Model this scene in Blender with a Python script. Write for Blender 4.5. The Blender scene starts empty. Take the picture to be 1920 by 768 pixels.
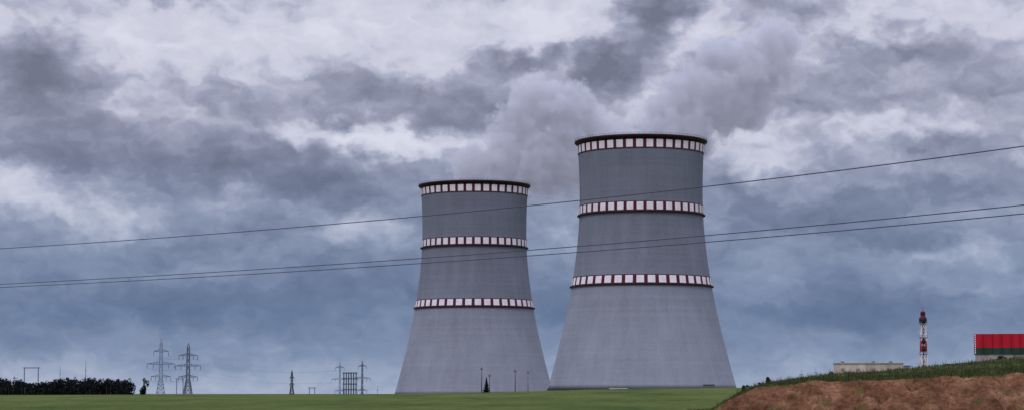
import bpy, bmesh, math, random
import numpy as np
from mathutils import Vector, Matrix
random.seed(7); np.random.seed(7)
scene = bpy.context.scene
scene.view_settings.view_transform = 'Standard'
scene.view_settings.look = 'None'
scene.view_settings.exposure = 0
COL = scene.collection

# ------------------------------------------------------------------ camera
F = 3900.0; CZ = 2.5
P = math.atan(352/F)
cam_d = bpy.data.cameras.new("camera"); cam = bpy.data.objects.new("camera", cam_d); COL.objects.link(cam)
cam.location = (0, 0, CZ); cam.rotation_euler = (math.pi/2+P, 0, 0)
cam_d.sensor_width = 36; cam_d.lens = 36*F/1920; cam_d.clip_start = 1; cam_d.clip_end = 60000
scene.camera = cam

def bearing(px, py, D):
    """survey helper: world point at forward distance D seen at a measured bearing / elevation"""
    a = (px-960)/F; b = (384-py)/F
    dy = math.cos(P)-b*math.sin(P); dz = math.sin(P)+b*math.cos(P)
    return Vector((a/dy*D, D, CZ+dz/dy*D))
def T(py):
    b = (384-np.asarray(py, float))/F
    return (math.sin(P)+b*math.cos(P))/(math.cos(P)-b*math.sin(P))

# ------------------------------------------------------------------ noise
LAT = np.random.RandomState(3).rand(256, 256)
def vnoise(x, y):
    xi = np.floor(x).astype(int); yi = np.floor(y).astype(int)
    fx = x-xi; fy = y-yi; fx = fx*fx*(3-2*fx); fy = fy*fy*(3-2*fy)
    g = lambda i, j: LAT[i % 256, j % 256]
    return (g(xi, yi)*(1-fx)+g(xi+1, yi)*fx)*(1-fy)+(g(xi, yi+1)*(1-fx)+g(xi+1, yi+1)*fx)*fy
def fbm(x, y, o=4):
    s = 0; a = .5
    for i in range(o):
        s = s+a*vnoise(x*2**i+17*i, y*2**i+31*i); a *= .5
    return s
def sstep(a, b, x):
    t = np.clip((x-a)/(b-a), 0, 1); return t*t*(3-2*t)

# ------------------------------------------------------------------ terrain
def terrain(X, Y):
    X = np.asarray(X, float); Y = np.asarray(Y, float)
    az = np.clip(np.arctan2(X, Y), -1.2, 1.2); d = np.hypot(X, Y)
    px = 960+F/math.cos(P)*np.tan(az); yd = d*np.maximum(np.cos(az), .36)
    zr = CZ+700*T(np.interp(px, [0, 700, 900, 1100, 1385, 1700], [739, 738, 735, 729, 725.5, 722]))
    zf = np.interp(px, [700, 1150, 1900], [-7, -3.5, -2])
    base = zr*sstep(220, 700, yd)
    far = zr+(zf-zr)*sstep(700, 1150, yd)
    base = np.where(yd > 700, far, base)
    base = base+(fbm(X/40, Y/90)-.47)*.25*sstep(50, 200, yd)
    Yc = 180+(fbm(X/3.0, X*0+4.2)-.47)*3.0+(fbm(X/.7, X*0+9.2)-.47)*1.6
    zc = CZ+180*T(np.interp(px, [1270, 1335, 1380, 1420, 1500, 1600, 1750, 1920, 2300], [812, 770, 743, 726, 716.5, 713, 709, 701, 690]))
    zc = zc+(fbm(X/2.2, X*0+1.7)-.47)*.45
    zh = CZ+260*T(np.interp(px, [1270, 1340, 1385, 1440, 1560, 1700, 1790, 1920, 2300], [800, 770, 740, 720, 706, 694, 683, 672, 659]))
    t = np.clip((yd-Yc)/(265-Yc), 0, 1); tt = np.sin(t*math.pi/2)
    hill = zc*(1-tt)+zh*tt
    rough = (fbm(X*1.3, Y*1.3)-.47)*1.0+(fbm(X*.35, Y*.9)-.47)*2.0
    gul = (fbm(X*.9+50, Y*.15)-.47)*1.2
    hill = np.where(yd < Yc, zc-(Yc-yd)*0.62+(rough+gul)*sstep(0, 2.0, Yc-yd), hill+(fbm(X/1.5, Y/1.5)-.47)*.5+(fbm(X/9, Y/12)-.47)*.8*sstep(0, 20, yd-Yc))
    hill = np.where(yd > 300, hill-(np.maximum(yd, 300)-300)**1.3*.05, hill)
    z = np.maximum(base, hill)
    dirt = ((hill > base-.02) & (yd < Yc+0.15)).astype(float)
    return z, dirt
def gz(x, y): return float(terrain(np.array([x]), np.array([y]))[0][0])

def new_obj(name, me, parent=None, mats=(), loc=None, **props):
    o = bpy.data.objects.new(name, me); COL.objects.link(o)
    if me is not None:
        for m in mats: me.materials.append(m)
    if parent is not None: o.parent = parent
    if loc is not None: o.location = loc
    for k, v in props.items(): o[k] = v
    return o
def mesh_from(bm, name, smooth=False):
    me = bpy.data.meshes.new(name); bm.to_mesh(me); bm.free()
    if smooth:
        for p in me.polygons: p.use_smooth = True
    return me
def beam(bm, a, b, w, mi=0, w2=None):
    a = Vector(a); b = Vector(b); d = (b-a)
    if d.length < 1e-6: return
    d.normalize(); up = Vector((0, 0, 1)) if abs(d.z) < .9 else Vector((0, 1, 0))
    s = d.cross(up).normalized(); u = s.cross(d); w2 = w if w2 is None else w2
    va = [bm.verts.new(a+(s*i+u*j)*w/2) for i, j in ((-1, -1), (1, -1), (1, 1), (-1, 1))]
    vb = [bm.verts.new(b+(s*i+u*j)*w2/2) for i, j in ((-1, -1), (1, -1), (1, 1), (-1, 1))]
    fs = [bm.faces.new(va[::-1]), bm.faces.new(vb)]
    for i in range(4): fs.append(bm.faces.new((va[i], va[(i+1) % 4], vb[(i+1) % 4], vb[i])))
    for f in fs: f.material_index = mi
def box(bm, x0, x1, y0, y1, z0, z1, mi=0):
    v = [bm.verts.new((x, y, z)) for z in (z0, z1) for x, y in ((x0, y0), (x1, y0), (x1, y1), (x0, y1))]
    for q in ((3, 2, 1, 0), (4, 5, 6, 7), (0, 1, 5, 4), (1, 2, 6, 5), (2, 3, 7, 6), (3, 0, 4, 7)):
        bm.faces.new([v[i] for i in q]).material_index = mi
def lathe(bm, prof, n, mi=0, closed=False):
    rings = []
    for r, z in prof:
        rings.append([bm.verts.new((r*math.cos(2*math.pi*i/n), r*math.sin(2*math.pi*i/n), z)) for i in range(n)])
    m = len(rings); rng = range(m if closed else m-1)
    for k in rng:
        a = rings[k]; b = rings[(k+1) % m]
        for i in range(n):
            bm.faces.new((a[i], a[(i+1) % n], b[(i+1) % n], b[i])).material_index = mi

# ------------------------------------------------------------------ materials
def lin(r, g, b):
    f = lambda c: ((c/255+.055)/1.055)**2.4 if c > 10 else c/255/12.92
    return (f(r), f(g), f(b), 1)
class NT:
    def __init__(s, nt): s.nt = nt; s.n = nt.nodes; s.l = nt.links
    def add(s, t, **kw):
        n = s.n.new(t)
        for k, v in kw.items(): setattr(n, k, v)
        return n
    def set(s, sock, v):
        if isinstance(v, bpy.types.NodeSocket): s.l.new(v, sock)
        elif v is not None: sock.default_value = v
    def math(s, op, a, b=None, c=None, clamp=False):
        n = s.add('ShaderNodeMath', operation=op, use_clamp=clamp)
        s.set(n.inputs[0], a)
        if b is not None: s.set(n.inputs[1], b)
        if c is not None: s.set(n.inputs[2], c)
        return n.outputs[0]
    def noise(s, vec, scale, detail=4, rough=.5, dist=0, color=False, dim='3D'):
        n = s.add('ShaderNodeTexNoise', noise_dimensions=dim); s.set(n.inputs['Vector'], vec)
        n.inputs['Scale'].default_value = scale; n.inputs['Detail'].default_value = detail
        n.inputs['Roughness'].default_value = rough; n.inputs['Distortion'].default_value = dist
        return n.outputs['Color' if color else 'Fac']
    def mapping(s, vec, loc=(0, 0, 0), rot=(0, 0, 0), scale=(1, 1, 1), vt='POINT'):
        n = s.add('ShaderNodeMapping', vector_type=vt); s.set(n.inputs['Vector'], vec)
        n.inputs['Location'].default_value = loc; n.inputs['Rotation'].default_value = rot; n.inputs['Scale'].default_value = scale
        return n.outputs[0]
    def ramp(s, fac, stops, interp='LINEAR'):
        n = s.add('ShaderNodeValToRGB'); s.set(n.inputs[0], fac); r = n.color_ramp; r.interpolation = interp
        while len(r.elements) > 1: r.elements.remove(r.elements[-1])
        r.elements[0].position = stops[0][0]; r.elements[0].color = stops[0][1]
        for p, c in stops[1:]:
            e = r.elements.new(p); e.color = c
        return n.outputs[0]
    def mix(s, fac, a, b, bt='MIX'):
        n = s.add('ShaderNodeMix', data_type='RGBA', blend_type=bt)
        s.set(n.inputs[0], fac); s.set(n.inputs[6], a); s.set(n.inputs[7], b)
        return n.outputs[2]
    def vmath(s, op, a, b):
        n = s.add('ShaderNodeVectorMath', operation=op); s.set(n.inputs[0], a); s.set(n.inputs[1], b); return n.outputs[0]
def material(name):
    m = bpy.data.materials.new(name); m.use_nodes = True
    t = NT(m.node_tree); bsdf = t.n['Principled BSDF']; bsdf.inputs['Roughness'].default_value = .85
    bsdf.inputs['Specular IOR Level'].default_value = .2
    return m, t, bsdf
def g(v): return (v, v, v, 1)
def simple(name, c, rough=.7, var=.25, scale=1.5, metal=0):
    m, t, b = material(name)
    co = t.add('ShaderNodeTexCoord').outputs['Object']
    f = t.noise(co, scale, 5, .6)
    lo = tuple(x*(1-var) for x in c[:3])+(1,); hi = tuple(min(1, x*(1+var)) for x in c[:3])+(1,)
    t.set(b.inputs['Base Color'], t.ramp(f, [(.3, lo), (.7, hi)])); b.inputs['Roughness'].default_value = rough
    b.inputs['Metallic'].default_value = metal
    return m

def concrete_mat():
    m, t, b = material("tower_concrete")
    co = t.add('ShaderNodeTexCoord').outputs['Object']
    sep = t.add('ShaderNodeSeparateXYZ'); t.set(sep.inputs[0], co)
    z = sep.outputs[2]
    big = t.noise(co, .022, 4, .55)
    streak = t.noise(t.mapping(co, scale=(1, 1, .10)), .16, 4, .6)
    fine = t.noise(t.mapping(co, scale=(1, 1, .6)), .9, 4, .7)
    rings = t.noise(t.mapping(co, scale=(.02, .02, 1)), .55, 3, .7)
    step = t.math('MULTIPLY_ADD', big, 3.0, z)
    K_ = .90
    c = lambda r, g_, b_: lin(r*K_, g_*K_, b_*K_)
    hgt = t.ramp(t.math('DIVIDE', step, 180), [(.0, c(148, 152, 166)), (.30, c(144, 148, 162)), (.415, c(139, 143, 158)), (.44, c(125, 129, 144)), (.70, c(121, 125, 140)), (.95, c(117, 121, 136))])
    v = t.math('MULTIPLY_ADD', t.math('SUBTRACT', streak, .5), .45, 1.0)
    v = t.math('MULTIPLY_ADD', t.math('SUBTRACT', fine, .5), .40, v)
    v = t.math('MULTIPLY_ADD', t.math('SUBTRACT', rings, .5), .34, v)
    v = t.math('MULTIPLY_ADD', t.math('SUBTRACT', big, .5), .50, v)
    vc = t.add('ShaderNodeCombineColor'); [t.set(vc.inputs[i], v) for i in range(3)]
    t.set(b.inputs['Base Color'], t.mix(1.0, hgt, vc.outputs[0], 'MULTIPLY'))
    bp = t.add('ShaderNodeBump'); bp.inputs['Distance'].default_value = .3; bp.inputs['Strength'].default_value = .4
    t.set(bp.inputs['Height'], fine); t.set(b.inputs['Normal'], bp.outputs[0])
    return m
M_conc = concrete_mat()
M_red = simple("dark_red_paint", lin(74, 28, 40), .6, .2, .3)
M_white = simple("white_paint", lin(220, 210, 218), .6, .12, .3)
M_rim = simple("dark_rim_steel", lin(50, 28, 38), .6, .2, .3)
M_steel = simple("galvanised_steel", lin(104, 112, 132), .6, .2, .3)
M_dark = simple("dark_steel", lin(52, 54, 62), .6, .2, .3)
M_wire = simple("wire_aluminium", lin(70, 72, 88), .5, .1, .5)
M_glass = simple("insulator_glass", lin(70, 82, 90), .3, .1, 2)

def ground_mat():
    m, t, b = material("grass_and_dirt")
    co = t.add('ShaderNodeTexCoord').outputs['Object']
    at = t.add('ShaderNodeAttribute', attribute_name="dirt").outputs['Fac']
    n1 = t.noise(t.mapping(co, scale=(1, .25, 1)), .05, 6, .65)
    n2 = t.noise(t.mapping(co, scale=(1, .4, 1)), .6, 5, .7)
    n3 = t.noise(co, 4.0, 4, .7)
    nn = t.math('ADD', t.math('MULTIPLY', n1, .45), t.math('ADD', t.math('MULTIPLY', n2, .3), t.math('MULTIPLY', n3, .25)))
    gr = t.ramp(nn, [(.37, (.028, .045, .012, 1)), (.46, (.054, .082, .020, 1)), (.53, (.084, .112, .028, 1)), (.61, (.14, .132, .052, 1))])
    d0 = t.noise(t.mapping(co, scale=(1, 1, 1.6)), .14, 3, .6)
    d1 = t.noise(t.mapping(co, scale=(1, 1, 1.6)), .5, 6, .65); d2 = t.noise(co, 2.6, 5, .7)
    dn = t.math('ADD', t.math('MULTIPLY', d0, .3), t.math('ADD', t.math('MULTIPLY', d1, .4), t.math('MULTIPLY', d2, .3)))
    dr = t.ramp(dn, [(.38, lin(60, 40, 29)), (.46, lin(98, 66, 48)), (.53, lin(122, 86, 64)), (.62, lin(156, 118, 92))])
    edge = t.math('SUBTRACT', at, t.math('MULTIPLY', t.math('SUBTRACT', n3, .45), .9))
    patch = t.math('GREATER_THAN', t.noise(co, .6, 5, .7), .59)
    f = t.math('GREATER_THAN', edge, .5)
    f = t.math('MULTIPLY', f, t.math('SUBTRACT', 1, t.math('MULTIPLY', patch, .5)))
    t.set(b.inputs['Base Color'], t.mix(f, gr, dr)); b.inputs['Roughness'].default_value = 1
    b.inputs['Specular IOR Level'].default_value = .05
    bp = t.add('ShaderNodeBump'); bp.inputs['Distance'].default_value = .35; bp.inputs['Strength'].default_value = 1
    t.set(bp.inputs['Height'], t.math('ADD', d2, d1)); t.set(b.inputs['Normal'], bp.outputs[0])
    return m
M_ground = ground_mat()
def leaf_mat(name, c1, c2):
    m, t, b = material(name)
    co = t.add('ShaderNodeTexCoord').outputs['Object']
    f = t.math('ADD', t.math('MULTIPLY', t.noise(co, .5, 4, .6), .6), t.math('MULTIPLY', t.noise(co, 6, 2, .6), .4))
    t.set(b.inputs['Base Color'], t.ramp(f, [(.38, c1), (.62, c2)])); b.inputs['Roughness'].default_value = 1
    b.inputs['Specular IOR Level'].default_value = .05
    return m
M_pine = leaf_mat("pine_foliage", (.006, .008, .010, 1), (.015, .019, .018, 1))
M_bush = leaf_mat("bush_foliage", (.018, .028, .012, 1), (.05, .065, .026, 1))
M_grassb = leaf_mat("grass_blades", (.026, .035, .012, 1), (.10, .10, .042, 1))
M_bark = simple("bark", (.05, .04, .03, 1), .95, .3, 2)

# ------------------------------------------------------------------ ground mesh
azs = np.concatenate([np.radians(np.arange(-180, -24, 6)), np.radians(np.arange(-24, 5, .4)), np.radians(np.arange(5, 15.5, .045)), np.radians(np.arange(15.5, 30, .8)), np.radians(np.arange(30, 180, 6))])
ds = np.concatenate([np.linspace(2, 150, 14), np.arange(155, 174, 1.2), np.arange(174, 190, .16), np.arange(190, 300, 2.0), np.geomspace(303, 30000, 90)])
A, Dd = np.meshgrid(azs, ds)
sc = 1/np.maximum(np.cos(np.clip(A, -.6, .6)), .5)
X = Dd*sc*np.sin(A); Y = Dd*sc*np.cos(A)
Z, DI = terrain(X, Y)
nr, nc = X.shape
verts = np.stack([X.ravel(), Y.ravel(), Z.ravel()], 1)
idx = np.arange(nr*nc).reshape(nr, nc)
nxt = np.roll(idx, -1, axis=1)
quads = np.stack([idx[:-1].ravel(), nxt[:-1].ravel(), nxt[1:].ravel(), idx[1:].ravel()], 1)
cidx = len(verts); verts = np.vstack([verts, [[0, 0, 0]]])
faces = quads.tolist()+[[int(cidx), int(nxt[0, j]), int(idx[0, j])] for j in range(nc)]
me = bpy.data.meshes.new("ground"); me.from_pydata(verts.tolist(), [], faces); me.update()
at = me.attributes.new("dirt", 'FLOAT', 'POINT'); at.data.foreach_set('value', np.append(DI.ravel(), 0).astype(np.float32))
for p in me.polygons: p.use_smooth = True
bmg = bmesh.new(); bmg.from_mesh(me); bmesh.ops.recalc_face_normals(bmg, faces=bmg.faces)
if sum(f.normal.z for f in list(bmg.faces)[:200]) < 0: bmesh.ops.reverse_faces(bmg, faces=bmg.faces)
bmg.to_mesh(me); bmg.free()
new_obj("ground", me, mats=[M_ground], kind="structure", label="green field rising to a reddish bare earth bank", category="ground")

def blades(name, n, region, hmin, hmax, w, mat, label, category, seed=1):
    rs = np.random.RandomState(seed)
    pts = region(rs, n); z, di = terrain(pts[:, 0], pts[:, 1])
    V = []; Fc = []
    for (x, y), zz, dd in zip(pts, z, di):
        if dd > .5 and rs.rand() > .14: continue
        for k in range(3):
            h = rs.uniform(hmin, hmax)*(.7 if dd > .5 else 1); a = rs.uniform(0, math.pi); c, s = math.cos(a)*w/2, math.sin(a)*w/2
            ox, oy = rs.normal(0, .12, 2); lx, ly = rs.normal(0, .3, 2)*h
            b = len(V); V += [(x+ox-c, y+oy-s, zz-.03), (x+ox+c, y+oy+s, zz-.03), (x+ox+lx, y+oy+ly, zz+h)]; Fc.append((b, b+1, b+2))
    me = bpy.data.meshes.new(name); me.from_pydata(V, [], Fc); me.update()
    return new_obj(name, me, mats=[mat], kind="stuff", label=label, category=category)
def reg_hill(rs, n):
    px = rs.uniform(1290, 1980, n); yd = np.where(rs.rand(n) < .55, rs.uniform(176, 200, n), rs.uniform(200, 290, n))
    k = fbm(px/9, yd/5); px = np.where(k > .42, px, px+rs.normal(0, 6, n))
    return np.stack([(px-960)/F*math.cos(P)*yd, yd], 1)
blades("grass", 24000, reg_hill, .06, .30, .07, M_grassb, "rough short grass covering the top of the earth bank", "grass")
def reg_weed(rs, n):
    px = rs.uniform(1385, 1960, n); yd = np.where(rs.rand(n) < .45, rs.uniform(179, 187, n), rs.uniform(200, 275, n))
    return np.stack([(px-960)/F*math.cos(P)*yd, yd], 1)
blades("tall_weeds", 800, reg_weed, .25, .8, .07, M_bush, "tall dry weeds growing along the bank", "weeds", 5)

# ------------------------------------------------------------------ cooling towers
S = 1400/F
ZT = float(CZ+1400*T(267)); Z0 = float(CZ+1400*T(728))
throat = float(CZ+1400*T(370))
def rad(z):
    h = z-throat
    return 115.6*S*math.sqrt(1+(h/((312 if h < 0 else 400)*S))**2)
NSEG = 160
def zz(py): return float(CZ+1400*T(py))
def build_tower(loc, label):
    root = new_obj("cooling_tower", None, loc=loc, label=label, category="cooling tower", group="cooling towers of the power station")
    bm = bmesh.new()
    prof = [(rad(z), z) for z in np.linspace(Z0, ZT, 60)]
    prof += [(rad(z)-1.2, z) for z in np.linspace(ZT, Z0, 30)]
    lathe(bm, prof, NSEG, closed=True)
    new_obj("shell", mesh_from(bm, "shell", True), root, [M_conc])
    bm = bmesh.new(); r = rad(Z0)
    lathe(bm, [(r+3, Z0-11), (r+3, Z0-8), (r+.6, Z0-7.6), (r+.6, Z0-.02), (r-1.5, Z0-.02), (r-1.5, Z0-11)], NSEG, closed=True)
    new_obj("air_inlet_wall", mesh_from(bm, "air_inlet_wall"), root, [M_dark])
    bm = bmesh.new(); r = rad(ZT)
    lathe(bm, [(r+.02, ZT-2.8), (r+1.0, ZT-1.4), (r+2.0, ZT-.8), (r+2.0, ZT+.1), (r+1.7, ZT+.4), (r-1.4, ZT+.4), (r-1.4, ZT-.3), (r-.2, ZT-.3)], NSEG, closed=True)
    new_obj("rim", mesh_from(bm, "rim", True), root, [M_rim])
    bm = bmesh.new(); n = 80
    for i in range(n):
        a = 2*math.pi*i/n; c, s = math.cos(a), math.sin(a)
        beam(bm, ((r+1.8)*c, (r+1.8)*s, ZT+.5), ((r+1.8)*c, (r+1.8)*s, ZT+1.5), .12)
        a2 = 2*math.pi*(i+1)/n
        for hz in (1.0, 1.5):
            beam(bm, ((r+1.8)*c, (r+1.8)*s, ZT+hz), ((r+1.8)*math.cos(a2), (r+1.8)*math.sin(a2), ZT+hz), .10)
    new_obj("rim_railing", mesh_from(bm, "rim_railing"), root, [M_steel])
    for (pt, pb, gal) in ((275, 289, False), (388, 402, True), (521.5, 535, True)):
        zt, zb = zz(pt), zz(pb); bm = bmesh.new(); o = .25
        lathe(bm, [(rad(zb)+.02, zb-.7), (rad(zb)+o, zb-.7), (rad(zt)+o, zt+.6), (rad(zt)+.02, zt+.6)], NSEG)
        N = 40
        for i in range(N):
            a0 = 2*math.pi*(i+.16)/N; a1 = 2*math.pi*(i+.83)/N; sub = 4
            for k in range(sub):
                b0 = a0+(a1-a0)*k/sub; b1 = a0+(a1-a0)*(k+1)/sub
                q = [bm.verts.new(((rad(z_)+o+.1)*math.cos(b), (rad(z_)+o+.1)*math.sin(b), z_)) for b, z_ in ((b0, zb), (b1, zb), (b1, zt), (b0, zt))]
                bm.faces.new(q).material_index = 1
        new_obj("marking_band", mesh_from(bm, "marking_band"), root, [M_red, M_white])
        if gal:
            bm = bmesh.new(); r1 = rad(zb)
            lathe(bm, [(r1+.1, zb-1.6), (r1+1.5, zb-1.3), (r1+1.5, zb-.6), (r1+.1, zb-.6)], NSEG)
            new_obj("gallery", mesh_from(bm, "gallery"), root, [M_rim])
    return root
pR = bearing(1204, 736, 1400); pL = bearing(889, 736, 1657)
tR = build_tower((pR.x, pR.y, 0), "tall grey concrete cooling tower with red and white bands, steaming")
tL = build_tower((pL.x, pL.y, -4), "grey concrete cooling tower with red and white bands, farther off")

# ------------------------------------------------------------------ steam plumes
def plume(name, blobs, label, dens=.10):
    pts = []
    for (px, py, r, D) in blobs:
        w = bearing(px, py, D); pts.append((w, r*D/F))
    o0 = pts[0][0]
    bm = bmesh.new()
    for w, r in pts:
        bmesh.ops.create_icosphere(bm, subdivisions=3, radius=r*1.10, matrix=Matrix.Translation(w-o0))
    me = mesh_from(bm, name)
    m = bpy.data.materials.new(name+"_vapour"); m.use_nodes = True; t = NT(m.node_tree)
    m.cycles.volume_step_rate = 1.4
    for n in list(t.n): t.n.remove(n)
    out = t.add('ShaderNodeOutputMaterial'); co = t.add('ShaderNodeTexCoord').outputs['Object']
    wn = t.noise(co, .045, 3, .6, color=True)
    wc = t.vmath('ADD', co, t.vmath('MULTIPLY', t.vmath('SUBTRACT', wn, (.5, .5, .5)), (26, 26, 26)))
    acc = None
    for w, r in pts:
        gr = t.add('ShaderNodeTexGradient', gradient_type='SPHERICAL')
        t.set(gr.inputs[0], t.mapping(wc, loc=tuple(w-o0), scale=(r, r, r), vt='TEXTURE'))
        v = gr.outputs['Fac']
        acc = v if acc is None else t.math('MAXIMUM', acc, v)
    det = t.noise(co, .085, 4, .6)
    v = t.math('MULTIPLY_ADD', t.math('SUBTRACT', det, .5), 1.35, acc)
    v = t.math('SUBTRACT', v, .17)
    v = t.math('MULTIPLY', v, 7.0, clamp=True)
    v = t.math('MULTIPLY', v, dens)
    pv = t.add('ShaderNodeVolumePrincipled'); pv.inputs['Color'].default_value = (.82, .84, .93, 1)
    pv.inputs['Anisotropy'].default_value = .0
    t.set(pv.inputs['Density'], v); t.set(out.inputs['Volume'], pv.outputs[0])
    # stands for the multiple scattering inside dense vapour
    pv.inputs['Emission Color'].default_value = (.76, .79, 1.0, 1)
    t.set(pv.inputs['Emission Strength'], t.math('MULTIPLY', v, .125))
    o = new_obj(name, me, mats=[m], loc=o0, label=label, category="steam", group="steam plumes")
    rm = o.modifiers.new("remesh", 'REMESH'); rm.mode = 'VOXEL'; rm.voxel_size = 4.0
    return o
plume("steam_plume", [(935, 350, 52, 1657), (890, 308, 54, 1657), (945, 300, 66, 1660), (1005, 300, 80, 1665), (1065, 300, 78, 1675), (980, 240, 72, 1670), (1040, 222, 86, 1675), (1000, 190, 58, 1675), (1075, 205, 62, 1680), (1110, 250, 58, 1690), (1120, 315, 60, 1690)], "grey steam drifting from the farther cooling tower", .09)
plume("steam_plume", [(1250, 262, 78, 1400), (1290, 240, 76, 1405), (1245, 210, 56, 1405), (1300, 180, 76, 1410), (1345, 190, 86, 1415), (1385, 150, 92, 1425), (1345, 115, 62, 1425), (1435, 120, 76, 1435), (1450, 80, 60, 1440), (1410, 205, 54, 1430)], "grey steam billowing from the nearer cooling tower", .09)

# ------------------------------------------------------------------ pylons
def lattice(bm, z0, z1, w0, w1, n, th, mi=None):
    zs = [z0+(z1-z0)*(1-(1-i/n)**1.25) for i in range(n+1)]
    for k in range(n):
        za, zb = zs[k], zs[k+1]; wa = w0+(w1-w0)*(za-z0)/(z1-z0); wb = w0+(w1-w0)*(zb-z0)/(z1-z0)
        ca = [(-wa/2, -wa/2), (wa/2, -wa/2), (wa/2, wa/2), (-wa/2, wa/2)]; cb = [(-wb/2, -wb/2), (wb/2, -wb/2), (wb/2, wb/2), (-wb/2, wb/2)]
        m_ = 0 if mi is None else mi(k)
        for i in range(4):
            j = (i+1) % 4
            beam(bm, (*ca[i], za), (*cb[i], zb), th, m_)
            beam(bm, (*ca[i], za), (*cb[j], zb), th*.6, m_); beam(bm, (*ca[j], za), (*cb[i], zb), th*.6, m_)
            beam(bm, (*cb[i], zb), (*cb[j], zb), th*.6, m_)
def pylon_meshes(H, bw, arms, th):
    """arms: list of (height, halfspan)"""
    bm = bmesh.new(); zc = arms[-1][0]-1
    lattice(bm, 0, zc, bw, bw*.28, 7, th); lattice(bm, zc, H*.93, bw*.28, bw*.2, 5, th*.8)
    for i, j in ((-1, -1), (1, -1), (1, 1), (-1, 1)): beam(bm, (i*bw*.1, j*bw*.1, H*.93), (0, 0, H), th*.7)
    body = mesh_from(bm, "lattice_body"); out = []
    L = H*.06; bm = bmesh.new(); beam(bm, (0, 0, .2), (0, 0, -L), th*.45)
    for d in range(4): beam(bm, (0, 0, -L*(.2+.2*d)), (0, 0, -L*(.2+.2*d)-.18), th*1.0)
    ins = mesh_from(bm, "insulator")
    for h, s in arms:
        bm = bmesh.new(); k = bw*.13; pos = []
        for sg in (-1, 1):
            for y in (-k, k):
                beam(bm, (sg*k, y, h), (sg*s, 0, h+.3), th*.8); beam(bm, (sg*k, y, h+H*.035), (sg*s, 0, h+.3), th*.7)
                for q in (.25, .5, .75): beam(bm, (sg*(k+(s-k)*q), y*(1-q), h+.3*q), (sg*(k+(s-k)*(q-.12)), y*(1-q), h+H*.035*(1-q+.12)), th*.5)
            for q in ((.98, .55) if s > H*.14 else (.98,)): pos.append((sg*s*q, 0, h))
        for y in (-k, k): beam(bm, (-k, y, h), (k, y, h), th*.8)
        out.append((mesh_from(bm, "cross_arm"), pos))
    return body, out, ins
def place_pylon(spec, px, D, label, rot, top_y, H):
    body, arms, ins = spec
    b = bearing(px, 736, D); z = gz(b.x, b.y); scale = (float(CZ+D*T(top_y))-z)/H
    r = new_obj("transmission_pylon", None, loc=(b.x, b.y, z-.2), label=label, category="pylon", group="high-voltage pylons")
    r.scale = (scale,)*3; r.rotation_euler = (0, 0, rot)
    new_obj("lattice_body", body, r)
    for a, pos in arms:
        new_obj("cross_arm", a, r)
        for p in pos: new_obj("insulator", ins, r, loc=p)
    return r
HP = 46.0
def mk(bw, arms, th, mat):
    s = pylon_meshes(HP, bw, arms, th); s[0].materials.append(mat); s[2].materials.append(M_glass)
    for a, _ in s[1]: a.materials.append(mat)
    return s
sA = mk(8.0, [(37, 5.0), (28.5, 9.4), (20, 6.5)], .48, M_steel)
sB = mk(8.0, [(36.5, 7.0), (29, 9.4), (21, 7.2)], .48, M_steel)
sC = mk(8.5, [(36, 2.6), (27, 3.0)], .6, M_dark)
sD = mk(5.0, [(40, 4.5), (28, 8.5), (16, 5.0)], .48, M_steel)
pl1 = place_pylon(sA, 301, 1500, "tall grey lattice pylon with three tapering cross arms", .15, 633, HP)
pl2 = place_pylon(sB, 352, 1520, "grey lattice pylon with wide cross arms carrying wires", -.1, 641, HP)
pl3 = place_pylon(sC, 547, 1700, "small dark narrow lattice pylon at the field edge", .3, 692, HP)
pl4 = place_pylon(sD, 637, 1500, "slender pylon beside the switchyard gantry", .1, 677, HP)
pl5 = place_pylon(sD, 679, 1500, "slender pylon on the far side of the switchyard gantry", -.2, 674, HP)

# ------------------------------------------------------------------ wires
def wire(pts, r, label="thin dark overhead power cable", group="overhead power cables"):
    bm = bmesh.new(); o = Vector(pts[0]); prev = None
    for i, p in enumerate(pts):
        p = Vector(p); d = (Vector(pts[min(i+1, len(pts)-1)])-Vector(pts[max(i-1, 0)])).normalized()
        s = d.cross(Vector((0, 0, 1))).normalized(); u = s.cross(d)
        ring = [bm.verts.new(p-o+(s*math.cos(a)+u*math.sin(a))*r) for a in [k*math.pi/3 for k in range(6)]]
        if prev:
            for k in range(6): bm.faces.new((prev[k], prev[(k+1) % 6], ring[(k+1) % 6], ring[k]))
        prev = ring
    return new_obj("power_line", mesh_from(bm, "power_line", True), mats=[M_wire], loc=o, label=label, category="power line", group=group)
def near_wire(p3, dR, ratio, r, label):
    co = np.polyfit([q[0] for q in p3], [q[1] for q in p3], 2); pts = []
    for px in np.linspace(-700, 2700, 80):
        inv = 1/(dR*ratio)+(1/dR-1/(dR*ratio))*px/1920
        pts.append(bearing(px, float(np.polyval(co, px)), 1/max(inv, .002)))
    return wire(pts, r, label=label)
near_wire([(0, 465), (787, 407), (1330, 347), (1920, 275)], 90, 1.7, .027, "upper thin dark overhead power cable sagging slightly")
near_wire([(0, 532), (960, 471), (1330, 440), (1920, 384)], 90, 1.73, .025, "lower overhead power cable of a close pair")
near_wire([(0, 538), (960, 481), (1330, 453), (1920, 400)], 92, 1.73, .025, "lowest overhead power cable of a close pair")
def span(a, b, sag, r=.05):
    a = Vector(a); b = Vector(b)
    wire([a.lerp(b, t)-Vector((0, 0, 4*sag*t*(1-t))) for t in np.linspace(0, 1, 14)], r, label="distant conductor strung between lattice pylons", group="distant pylon conductors")
def armtip(pl, h, s):
    return pl.matrix_basis @ Vector((s, 0, h-2.8))
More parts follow.
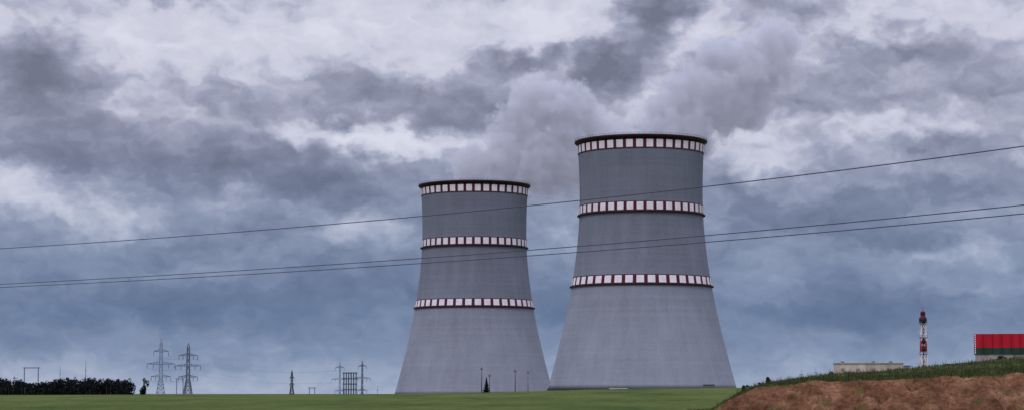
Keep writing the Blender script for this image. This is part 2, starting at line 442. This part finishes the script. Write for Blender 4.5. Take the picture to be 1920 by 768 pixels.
for s in (-1, 1):
    for h1, s1, h2, s2 in ((37, 5, 36.5, 7), (28.5, 9.4, 29, 9.4), (20, 6.5, 21, 7.2)):
        span(armtip(pl1, h1, s*s1), armtip(pl2, h2, s*s2), .6)
    for h1, s1, h2, s2 in ((36.5, 7, 40, 4.5), (29, 9.4, 28, 8.5)):
        span(armtip(pl2, h1, s*s1), armtip(pl4, h2, s*s2), 4.5, .03)

# ------------------------------------------------------------------ switchyard gantries, posts, masts
def gantry(px, D, wpx, ytop, nposts, rails, th, label, cat="gantry", mat=M_dark):
    b = bearing(px, 736, D); z = gz(b.x, b.y); H = float(CZ+D*T(ytop))-z; W = wpx*D/F
    r = new_obj("switchyard_gantry", None, loc=(b.x, b.y, z-.2), label=label, category=cat)
    for i in range(nposts):
        bm = bmesh.new(); x = -W/2+W*i/(nposts-1); h = .25
        for dx in (-h, h): beam(bm, (x+dx, 0, 0), (x+dx*.5, 0, H), th)
        for k in range(6): beam(bm, (x-h, 0, H*k/6), (x+h, 0, H*(k+1)/6), th*.6)
        new_obj("post", mesh_from(bm, "post"), r, [mat])
    for q in rails:
        bm = bmesh.new()
        for dz in (0, -.6): beam(bm, (-W/2-1, 0, H*q+dz), (W/2+1, 0, H*q+dz), th*.8)
        n = max(3, int(W/1.2))
        for i in range(n): beam(bm, (-W/2+W*i/n, 0, H*q), (-W/2+W*(i+1)/n, 0, H*q-.6), th*.5)
        new_obj("crossbeam", mesh_from(bm, "crossbeam"), r, [mat])
    return r
M_yard = simple("switchyard_steel", lin(70, 74, 88), .6, .2, .3)
gantry(656, 1450, 23, 697, 6, (1, .84, .68, .52, .36), .42, "open grey steel switchyard gantry with stacked beams", mat=M_yard)
gantry(58, 1200, 26, 687, 2, (1,), .25, "two-legged steel gantry standing among the pines", mat=M_steel)
gantry(337, 1500, 12, 708, 2, (1,), .25, "low steel gantry between two tall pylons", mat=M_steel)
gantry(585, 1450, 10, 725, 2, (1,), .25, "very low steel gantry at the field edge", mat=M_steel)
def mast(px, D, ytop, label, r=.16, head=True):
    b = bearing(px, 736, D); z = gz(b.x, b.y); H = float(CZ+D*T(ytop))-z
    root = new_obj("light_mast", None, loc=(b.x, b.y, z-.2), label=label, category="mast", group="slender masts")
    bm = bmesh.new(); lathe(bm, [(.5, 0), (.5, .4), (r*1.5, .5), (r*1.2, H*.5), (r*.6, H), (0.01, H+.02)], 8)
    new_obj("pole", mesh_from(bm, "pole", True), root, [M_dark])
    bm = bmesh.new()
    zt = H*.93 if head else H*.8
    beam(bm, (-.7, 0, zt), (.7, 0, zt), .2)
    if head:
        for x in (-.5, 0, .5): box(bm, x-.2, x+.2, -.3, .1, zt+.08, zt+.45)
    new_obj("floodlight" if head else "bracket", mesh_from(bm, "head"), root, [M_dark])
mast(903, 1100, 685, "slender dark light mast in front of the cooling tower", .2)
mast(918, 1120, 699, "short dark light mast beside a small tree")
mast(966, 1100, 690, "slender dark light mast in front of the cooling tower", .2)
mast(990, 1150, 693, "slender dark light mast in front of the cooling tower", .12)
mast(160, 1400, 676, "thin lightning mast rising behind the pines", .2, False)
mast(112, 1400, 684, "thin lightning mast rising behind the pines", .15, False)
mast(1503, 900, 690, "thin lightning mast beyond the earth bank", .06, False)
mast(1530, 900, 686, "thin lightning mast beyond the earth bank", .06, False)
mast(708, 1450, 722, "very small post beside the cooling tower", .12, False)

def antenna_mast():
    D = 1100; b = bearing(1733, 736, D); z = gz(b.x, b.y); H = float(CZ+D*T(590))-z; zt = float(CZ+D*T(574))-z
    root = new_obj("lattice_stack", None, loc=(b.x, b.y, z-.2), label="red and white lattice mast with dark drums, beyond the bank", category="mast")
    bm = bmesh.new(); lattice(bm, 0, H*.999, 4.2, 2.2, 8, .3, lambda k: (0, 1, 0, 0, 1, 0, 0, 1)[k])
    new_obj("lattice_body", mesh_from(bm, "lattice_body"), root, [M_white, simple("signal_red", lin(166, 46, 54), .5, .1)])
    bm = bmesh.new(); lathe(bm, [(.4, 0), (.35, H), (.3, zt), (.01, zt)], 12)
    new_obj("stack", mesh_from(bm, "stack", True), root, [simple("stack_paint", lin(130, 84, 96), .6)])
    for y0, y1, r in ((582, 591, 1.3), (593, 604, 2.1), (634, 643, 1.1), (647, 658, 1.7)):
        za = float(CZ+D*T(y1))-z; zb = float(CZ+D*T(y0))-z; bm = bmesh.new()
        lathe(bm, [(.01, za), (r*.7, za), (r, za+.5), (r, zb-.5), (r*.7, zb), (.01, zb)], 14)
        new_obj("antenna_drum", mesh_from(bm, "antenna_drum", True), root, [M_rim])
    for y in (605, 631, 662):
        bm = bmesh.new()
        zp = float(CZ+D*T(y))-z; box(bm, -2.0, 2.0, -2.0, 2.0, zp-.1, zp+.1)
        for s in (-1.9, 1.9):
            beam(bm, (s, -1.9, zp+1.0), (s, 1.9, zp+1.0), .12); beam(bm, (-1.9, s, zp+1.0), (1.9, s, zp+1.0), .12)
            for q in (-1.9, 1.9): beam(bm, (s, q, zp), (s, q, zp+1.0), .12)
        new_obj("platform", mesh_from(bm, "platform"), root, [M_steel])
antenna_mast()

# ------------------------------------------------------------------ buildings
def cladding(name, c, pitch=.6, k=.3, seam=0):
    m, t, b = material(name); co = t.add('ShaderNodeTexCoord').outputs['Object']
    sep = t.add('ShaderNodeSeparateXYZ'); t.set(sep.inputs[0], co)
    w = t.math('PINGPONG', sep.outputs[0], pitch/2)
    n = t.noise(t.mapping(co, scale=(1, 1, .2)), .35, 5, .6)
    f = t.math('ADD', t.math('MULTIPLY', n, .8), t.math('MULTIPLY', w, k/pitch))
    if seam: f = t.math('SUBTRACT', f, t.math('MULTIPLY', t.math('LESS_THAN', w, seam), .3))
    t.set(b.inputs['Base Color'], t.ramp(f, [(.2, tuple(x*.45 for x in c[:3])+(1,)), (.4, tuple(x*.75 for x in c[:3])+(1,)), (.65, tuple(min(1, x*1.15) for x in c[:3])+(1,))]))
    return m
def low_building():
    D = 700; a = bearing(1564, 736, D); b = bearing(1692, 736, D); z = gz(a.x, D); top = float(CZ+D*T(679)); W = b.x-a.x
    root = new_obj("industrial_building", None, loc=(a.x, D, z-.3), label="long low pale beige building beyond the grassy bank", category="building")
    root.rotation_euler = (0, 0, -.16)
    H = top-z; bm = bmesh.new(); box(bm, 0, W, 0, 14, 0, H)
    new_obj("wall", mesh_from(bm, "wall"), root, [cladding("pale_panels", lin(194, 178, 166), 6)])
    bm = bmesh.new(); box(bm, -.3, W+.3, -.3, 14.3, H, H+.25)
    new_obj("roof", mesh_from(bm, "roof"), root, [simple("roof_edge", lin(160, 150, 146))])
    for x in (.1, .55, .8):
        bm = bmesh.new(); box(bm, W*x, W*x+1.2, 3, 5, H+.25, H+.8)
        new_obj("roof_vent", mesh_from(bm, "roof_vent"), root, [M_steel])
    M_win = simple("window_grey", lin(130, 126, 130))
    for i in range(4):
        bm = bmesh.new(); x = W*(.1+.22*i); box(bm, x, x+1.3, -.06, .1, H-2.6, H-1.6)
        new_obj("window", mesh_from(bm, "window"), root, [M_win])
    a = bearing(1686, 736, 720); z = gz(a.x, 720); top = float(CZ+720*T(684)); bm = bmesh.new()
    r2 = new_obj("shed", None, loc=(a.x, 720, z-.3), label="small pale shed behind the long low building", category="shed")
    box(bm, 0, 4, 0, 8, 0, top-z); new_obj("wall", mesh_from(bm, "wall"), r2, [cladding("shed_panels", lin(160, 156, 162), 1)])
    bm = bmesh.new(); box(bm, -.2, 4.2, -.2, 8.2, top-z, top-z+.3); new_obj("roof", mesh_from(bm, "roof"), r2, [M_steel])
low_building()
def red_building():
    D = 600; a = bearing(1828, 736, D); z = gz(a.x, D); zt = float(CZ+D*T(625))-z; zg = float(CZ+D*T(651))-z; zl = float(CZ+D*T(662.5))-z; W = 34
    root = new_obj("flag_painted_building", None, loc=(a.x, D, z), label="building with red upper cladding and green stripe", category="building")
    root.rotation_euler = (0, 0, -.225)
    bm = bmesh.new(); box(bm, .3, W-.4, .4, 17.6, -.5, zl)
    new_obj("base_wall", mesh_from(bm, "base_wall"), root, [cladding("cream_panels", lin(158, 148, 148), 3)])
    bm = bmesh.new(); box(bm, 0, W, 0, 18, zg, zt)
    new_obj("red_cladding", mesh_from(bm, "red_cladding"), root, [cladding("red_cladding_paint", lin(176, 24, 44), 2.6, .3, .12)])
    bm = bmesh.new(); box(bm, 0, W, 0, 18, zl, zg-.003)
    new_obj("green_cladding", mesh_from(bm, "green_cladding"), root, [cladding("green_cladding_paint", lin(40, 62, 52), 2.6, .3, .12)])
    bm = bmesh.new(); hh = (zt-zl)/9
    for k in range(9):
        zc = zl+hh*(k+.5); c = bm.verts
        v = [c.new((.35+dx, -.05, zc+dz)) for dx, dz in ((-.2, 0), (0, -hh*.5), (.2, 0), (0, hh*.5))]
        bm.faces.new(v)
    new_obj("ornament_strip", mesh_from(bm, "ornament_strip"), root, [M_white])
red_building()
def small_shed(px, D, wpx, ytop, c, label):
    a = bearing(px, 736, D); z = gz(a.x, D); H = float(CZ+D*T(ytop))-z; W = wpx*D/F
    r = new_obj("shed", None, loc=(a.x, D, z-.2), label=label, category="shed")
    bm = bmesh.new(); box(bm, -W/2, W/2, 0, 5, 0, H); new_obj("wall", mesh_from(bm, "wall"), r, [simple("shed_wall", c)])
    bm = bmesh.new(); box(bm, -W/2-.2, W/2+.2, -.2, 5.2, H, H+.3); new_obj("roof", mesh_from(bm, "roof"), r, [M_dark])
small_shed(1160, 1250, 34, 724.5, lin(170, 170, 180), "low white shed at the foot of the tower")
small_shed(1330, 1250, 20, 720, lin(90, 92, 96), "low dark grey shed at the foot of the tower")

# ------------------------------------------------------------------ trees
def crown(V, Fc, cx, cy, z0, h, r, n, s, rs, conic=.5):
    lumps = [(rs.normal(0, r*.4), rs.normal(0, r*.4), rs.uniform(.08, .95)) for _ in range(9)]
    for _ in range(n):
        l = lumps[rs.randint(len(lumps))]; k = 1-conic*l[2]
        d = rs.normal(0, 1, 3); d /= np.linalg.norm(d); q = rs.uniform(.4, 1)**.6
        p = np.array([cx+l[0]*k+d[0]*q*r*.48*k, cy+l[1]*k+d[1]*q*r*.48*k, z0+l[2]*h*.86+d[2]*q*h*.15])
        u = rs.normal(0, 1, 3); u /= np.linalg.norm(u); w = np.cross(u, rs.normal(0, 1, 3)); w /= np.linalg.norm(w)
        ss = s*rs.uniform(.5, 1.2); b = len(V)
        V += [tuple(p+u*ss), tuple(p+w*ss*.6), tuple(p-u*ss*.8), tuple(p-w*ss*.6)]; Fc.append((b, b+1, b+2, b+3))
def spruce(V, Fc, h, r, n, s, rs):
    """pointed crown: whorls of leaf clumps narrowing to the tip"""
    for _ in range(n):
        q = rs.rand()**1.3; k = (1-q)*(.75+.25*math.sin(q*40)); a = rs.uniform(0, 6.283); rr = r*k*rs.uniform(.2, 1)
        p = np.array([rr*math.cos(a), rr*math.sin(a), h*(.08+.9*q)-rr*.25])
        u = rs.normal(0, 1, 3); u /= np.linalg.norm(u); w = np.cross(u, rs.normal(0, 1, 3)); w /= np.linalg.norm(w)
        ss = s*rs.uniform(.5, 1.1)*(1-.5*q); b = len(V)
        V += [tuple(p+u*ss), tuple(p+w*ss*.6), tuple(p-u*ss*.8), tuple(p-w*ss*.6)]; Fc.append((b, b+1, b+2, b+3))
rs = np.random.RandomState(11)
V = []; Fc = []; bm = bmesh.new()
o = bearing(120, 736, 1000)
topc = lambda px: np.interp(px, [-200, 0, 30, 50, 70, 95, 115, 180, 235, 250], [701, 703, 704, 710, 711, 706, 702, 704, 705, 707])
for i in range(360):
    px = rs.uniform(-220, 241); D = 1000+rs.uniform(0, 50); w = bearing(px, 736, D); z = gz(w.x, w.y)
    H = float(CZ+D*T(topc(px)+rs.normal(1.2, 1.4)))-z
    crown(V, Fc, w.x-o.x, D-o.y, z+.2, H-.2, 3.4, 280, .6, rs, .15)
    beam(bm, (w.x-o.x, D-o.y, z-.2), (w.x-o.x, D-o.y, z+H*.7), .3)
me = bpy.data.meshes.new("wood"); me.from_pydata(V, [], Fc); me.update()
tm = mesh_from(bm, "wood_trunks")
bmx = bmesh.new(); bmx.from_mesh(me); nf = len(bmx.faces); bmx.from_mesh(tm); bmx.faces.ensure_lookup_table()
for f in bmx.faces[nf:]: f.material_index = 1
bmx.to_mesh(me); bmx.free()
new_obj("pine_wood", me, mats=[M_pine, M_bark], loc=(o.x, o.y, 0), kind="stuff", label="dark dense pine wood at the far field edge", category="wood")
def tree(px, D, ytop, rpx, n, s, label, name="pine_tree", cat="tree", mat=M_pine, trunk=.25, conic=.5, group=None, pointed=False):
    w = bearing(px, 736, D); z = gz(w.x, w.y); H = float(CZ+D*T(ytop))-z; r = rpx*D/F
    H = max(H, .4)
    root = new_obj(name, None, loc=(w.x, w.y, z-.05), label=label, category=cat)
    if group: root["group"] = group
    V = []; Fc = []
    if pointed: spruce(V, Fc, H, r, n, s, rs)
    else: crown(V, Fc, 0, 0, H*trunk, H*(1-trunk), r, n, s, rs, conic)
    me = bpy.data.meshes.new("crown"); me.from_pydata(V, [], Fc); me.update(); new_obj("crown", me, root, [mat])
    bm = bmesh.new(); beam(bm, (0, 0, 0), (0, 0, H*.8), H*.05, 0, H*.015)
    for k in range(5):
        a = rs.uniform(0, 6.28); zz_ = H*rs.uniform(.25, .6); beam(bm, (0, 0, zz_), (math.cos(a)*r*.4, math.sin(a)*r*.4, zz_+H*.1), H*.02, 0, H*.006)
    new_obj("trunk", mesh_from(bm, "trunk"), root, [M_bark])
tree(270, 1000, 704, 10, 620, .5, "small lone dark pine beside the wood", conic=.3)
tree(912, 760, 706, 9, 900, .42, "small dark pointed spruce in front of the cooling tower", name="spruce_tree", pointed=True)
tree(1440, 262, 704, 8, 380, .16, "small dark shrub on top of the earth bank", "shrub", "shrub", M_bush, trunk=.05, group="shrubs on the bank")
for px, yt, rp in ((1396, 719, 7), (1410, 720, 8), (1425, 714, 6), (1456, 714, 8), (1476, 712, 9), (1562, 688, 5), (1600, 697, 9), (1875, 665, 10), (1640, 694, 6), (1780, 680, 8), (1720, 687, 7)):
    tree(px, 264, yt, rp, 180, .14, "low scrubby bush on top of the earth bank", "shrub", "shrub", M_bush, trunk=.05, conic=.1, group="shrubs on the bank")

# ------------------------------------------------------------------ world
world = bpy.data.worlds.new("World"); scene.world = world; world.use_nodes = True
world.cycles.sampling_method = 'MANUAL'; world.cycles.sample_map_resolution = 256
t = NT(world.node_tree)
for n in list(t.n): t.n.remove(n)
SUN_EL, SUN_AZ = math.radians(48), math.radians(205)
sky = t.add('ShaderNodeTexSky', sky_type='NISHITA', sun_disc=False, sun_elevation=SUN_EL, sun_rotation=SUN_AZ)
gen = t.add('ShaderNodeTexCoord').outputs['Generated']
sp = t.add('ShaderNodeSeparateXYZ'); t.set(sp.inputs[0], gen)
azd = t.math('ARCTAN2', sp.outputs[0], sp.outputs[1]); eld = t.math('ARCSINE', sp.outputs[2])
K = F/100
U = t.math('MULTIPLY_ADD', azd, K, 9.6); Vv = t.math('MULTIPLY_ADD', eld, -K, 7.36)
cb = t.add('ShaderNodeCombineXYZ'); t.set(cb.inputs[0], U); t.set(cb.inputs[1], Vv); uv = cb.outputs[0]
asp = t.mapping(uv, scale=(.7, 1, 1))
w1 = t.vmath('MULTIPLY', t.vmath('SUBTRACT', t.noise(asp, .8, 3, .55, color=True, dim='2D'), (.5, .5, .5)), (1.0, .6, 0))
w2 = t.vmath('MULTIPLY', t.vmath('SUBTRACT', t.noise(asp, 2.2, 5, .54, color=True, dim='2D'), (.5, .5, .5)), (1.0, .8, 0))
wuv = t.vmath('ADD', t.vmath('ADD', uv, w1), w2)
base = t.ramp(t.math('DIVIDE', Vv, 7.5), [(0, g(.57)), (.13, g(.60)), (.27, g(.51)), (.4, g(.43)), (.53, g(.40)), (.67, g(.31)), (.77, g(.22)), (.86, g(.36)), (.93, g(.54)), (.985, g(.66))], 'B_SPLINE')
acc = base
BL = [ # x, y, rx, ry, rot, weight
 (300, 85, 420, 110, 0, .30), (760, 60, 330, 110, 0, .32), (740, 265, 220, 45, 0, .55), (620, 262, 120, 36, 0, .25), (830, 285, 120, 32, 0, .22),
 (70, 385, 200, 80, .2, .40), (240, 420, 160, 45, .1, .26), (650, 440, 150, 40, 0, .28), (1400, 275, 130, 80, 0, .30), (1560, 270, 200, 60, 0, .22),
 (1740, 230, 200, 45, 0, .20), (1770, 480, 260, 50, -.1, .22), (1040, 440, 90, 60, 0, .25), (1640, 40, 160, 70, 0, .28), (1850, 60, 180, 90, 0, .22), (1090, 50, 130, 70, 0, .40), (1080, 120, 60, 60, 0, .2),
 (1450, 330, 120, 45, 0, .2), (1860, 540, 160, 30, 0, .14), (300, 520, 200, 25, 0, .12), (1210, 160, 60, 60, 0, .2), (540, 210, 60, 60, 0, .2), (1320, 60, 70, 50, 0, .2),
 (75, 140, 175, 105, 0, -.55), (300, 5, 100, 40, 0, -.42), (130, 270, 360, 100, .1, -.13), (450, 170, 170, 70, .2, -.26), (700, 190, 250, 75, -.1, -.38),
 (870, 215, 160, 65, 0, -.26), (400, 310, 420, 75, .1, -.20), (640, 350, 280, 50, .1, -.26), (1150, 125, 105, 80, -.4, -.72), (1240, 20, 95, 85, .4, -.72),
 (1000, 112, 150, 38, -.2, -.50), (1690, 105, 160, 65, 0, -.42), (1560, 195, 200, 60, .1, -.32), (1500, 25, 150, 50, 0, -.34), (1740, 285, 240, 34, 0, -.26),
 (1510, 410, 320, 75, .1, -.32), (1800, 370, 240, 50, 0, -.18), (1600, 590, 280, 50, 0, -.16), (500, 560, 420, 75, 0, -.16), (480, 430, 180, 50, 0, -.2), (1880, 150, 160, 60, 0, -.16), (1040, 560, 120, 60, 0, -.12), (700, 500, 250, 50, 0, -.1),
]
for x, y, rx, ry, rot, w in BL:
    gr = t.add('ShaderNodeTexGradient', gradient_type='SPHERICAL')
    t.set(gr.inputs[0], t.mapping(wuv, loc=(x/100, y/100, 0), rot=(0, 0, rot), scale=(rx/100, ry/100, 1), vt='TEXTURE'))
    acc = t.math('MULTIPLY_ADD', gr.outputs['Fac'], w, acc)
low = t.math('MULTIPLY', t.math('SUBTRACT', Vv, 3.2), .33, clamp=True)
amp = t.math('MULTIPLY_ADD', low, -.45, 1)
wv2 = t.vmath('ADD', t.mapping(uv, scale=(.65, 1, 1)), t.vmath('MULTIPLY', w2, (.5, .5, 0)))
d1 = t.math('SUBTRACT', t.noise(wv2, .8, 6, .52, dim='2D'), .5)
n2a = t.noise(t.vmath('ADD', wv2, (7, 3, 0)), 1.8, 5, .52, dim='2D')
n2b = t.noise(t.vmath('ADD', wv2, (7.03, 2.88, 0)), 1.8, 3, .52, dim='2D')
d2 = t.math('SUBTRACT', n2a, .5)
relief = t.math('SUBTRACT', n2b, n2a)
val = t.math('MULTIPLY_ADD', t.math('MULTIPLY', d1, .55), amp, acc)
val = t.math('MULTIPLY_ADD', t.math('MULTIPLY', d2, .38), amp, val)
val = t.math('MULTIPLY_ADD', t.math('MULTIPLY', relief, .65), amp, val)
up = t.ramp(val, [(0, lin(112, 115, 136)), (.22, lin(130, 133, 156)), (.42, lin(154, 157, 180)), (.56, lin(178, 180, 201)), (.69, lin(203, 204, 221)), (.95, lin(220, 221, 236))])
lo = t.ramp(val, [(0, lin(78, 99, 136)), (.22, lin(100, 120, 156)), (.42, lin(127, 145, 177)), (.58, lin(154, 168, 195)), (.74, lin(182, 191, 212)), (.95, lin(208, 214, 230))])
hue = t.math('MULTIPLY', t.math('SUBTRACT', Vv, 2.2), .27, clamp=True)
cloud = t.mix(hue, up, lo)
zen = t.math('MULTIPLY_ADD', t.math('MULTIPLY', t.math('SUBTRACT', eld, .22), 1.4, clamp=True), 2.2, 1.0)
bg1 = t.add('ShaderNodeBackground'); t.set(bg1.inputs[0], cloud); t.set(bg1.inputs[1], zen)
bg2 = t.add('ShaderNodeBackground'); t.set(bg2.inputs[0], sky.outputs[0]); bg2.inputs[1].default_value = .08
mx = t.add('ShaderNodeMixShader'); mx.inputs[0].default_value = .06; t.l.new(bg1.outputs[0], mx.inputs[1]); t.l.new(bg2.outputs[0], mx.inputs[2])
wo = t.add('ShaderNodeOutputWorld'); t.l.new(mx.outputs[0], wo.inputs[0])

sl = bpy.data.lights.new("sun", 'SUN'); sl.energy = .9; sl.angle = math.radians(16); sl.color = (1, .97, .93)
so = bpy.data.objects.new("sun", sl); COL.objects.link(so)
d = Vector((math.sin(SUN_AZ)*math.cos(SUN_EL), math.cos(SUN_AZ)*math.cos(SUN_EL), math.sin(SUN_EL)))
so.rotation_euler = d.to_track_quat('Z', 'Y').to_euler()
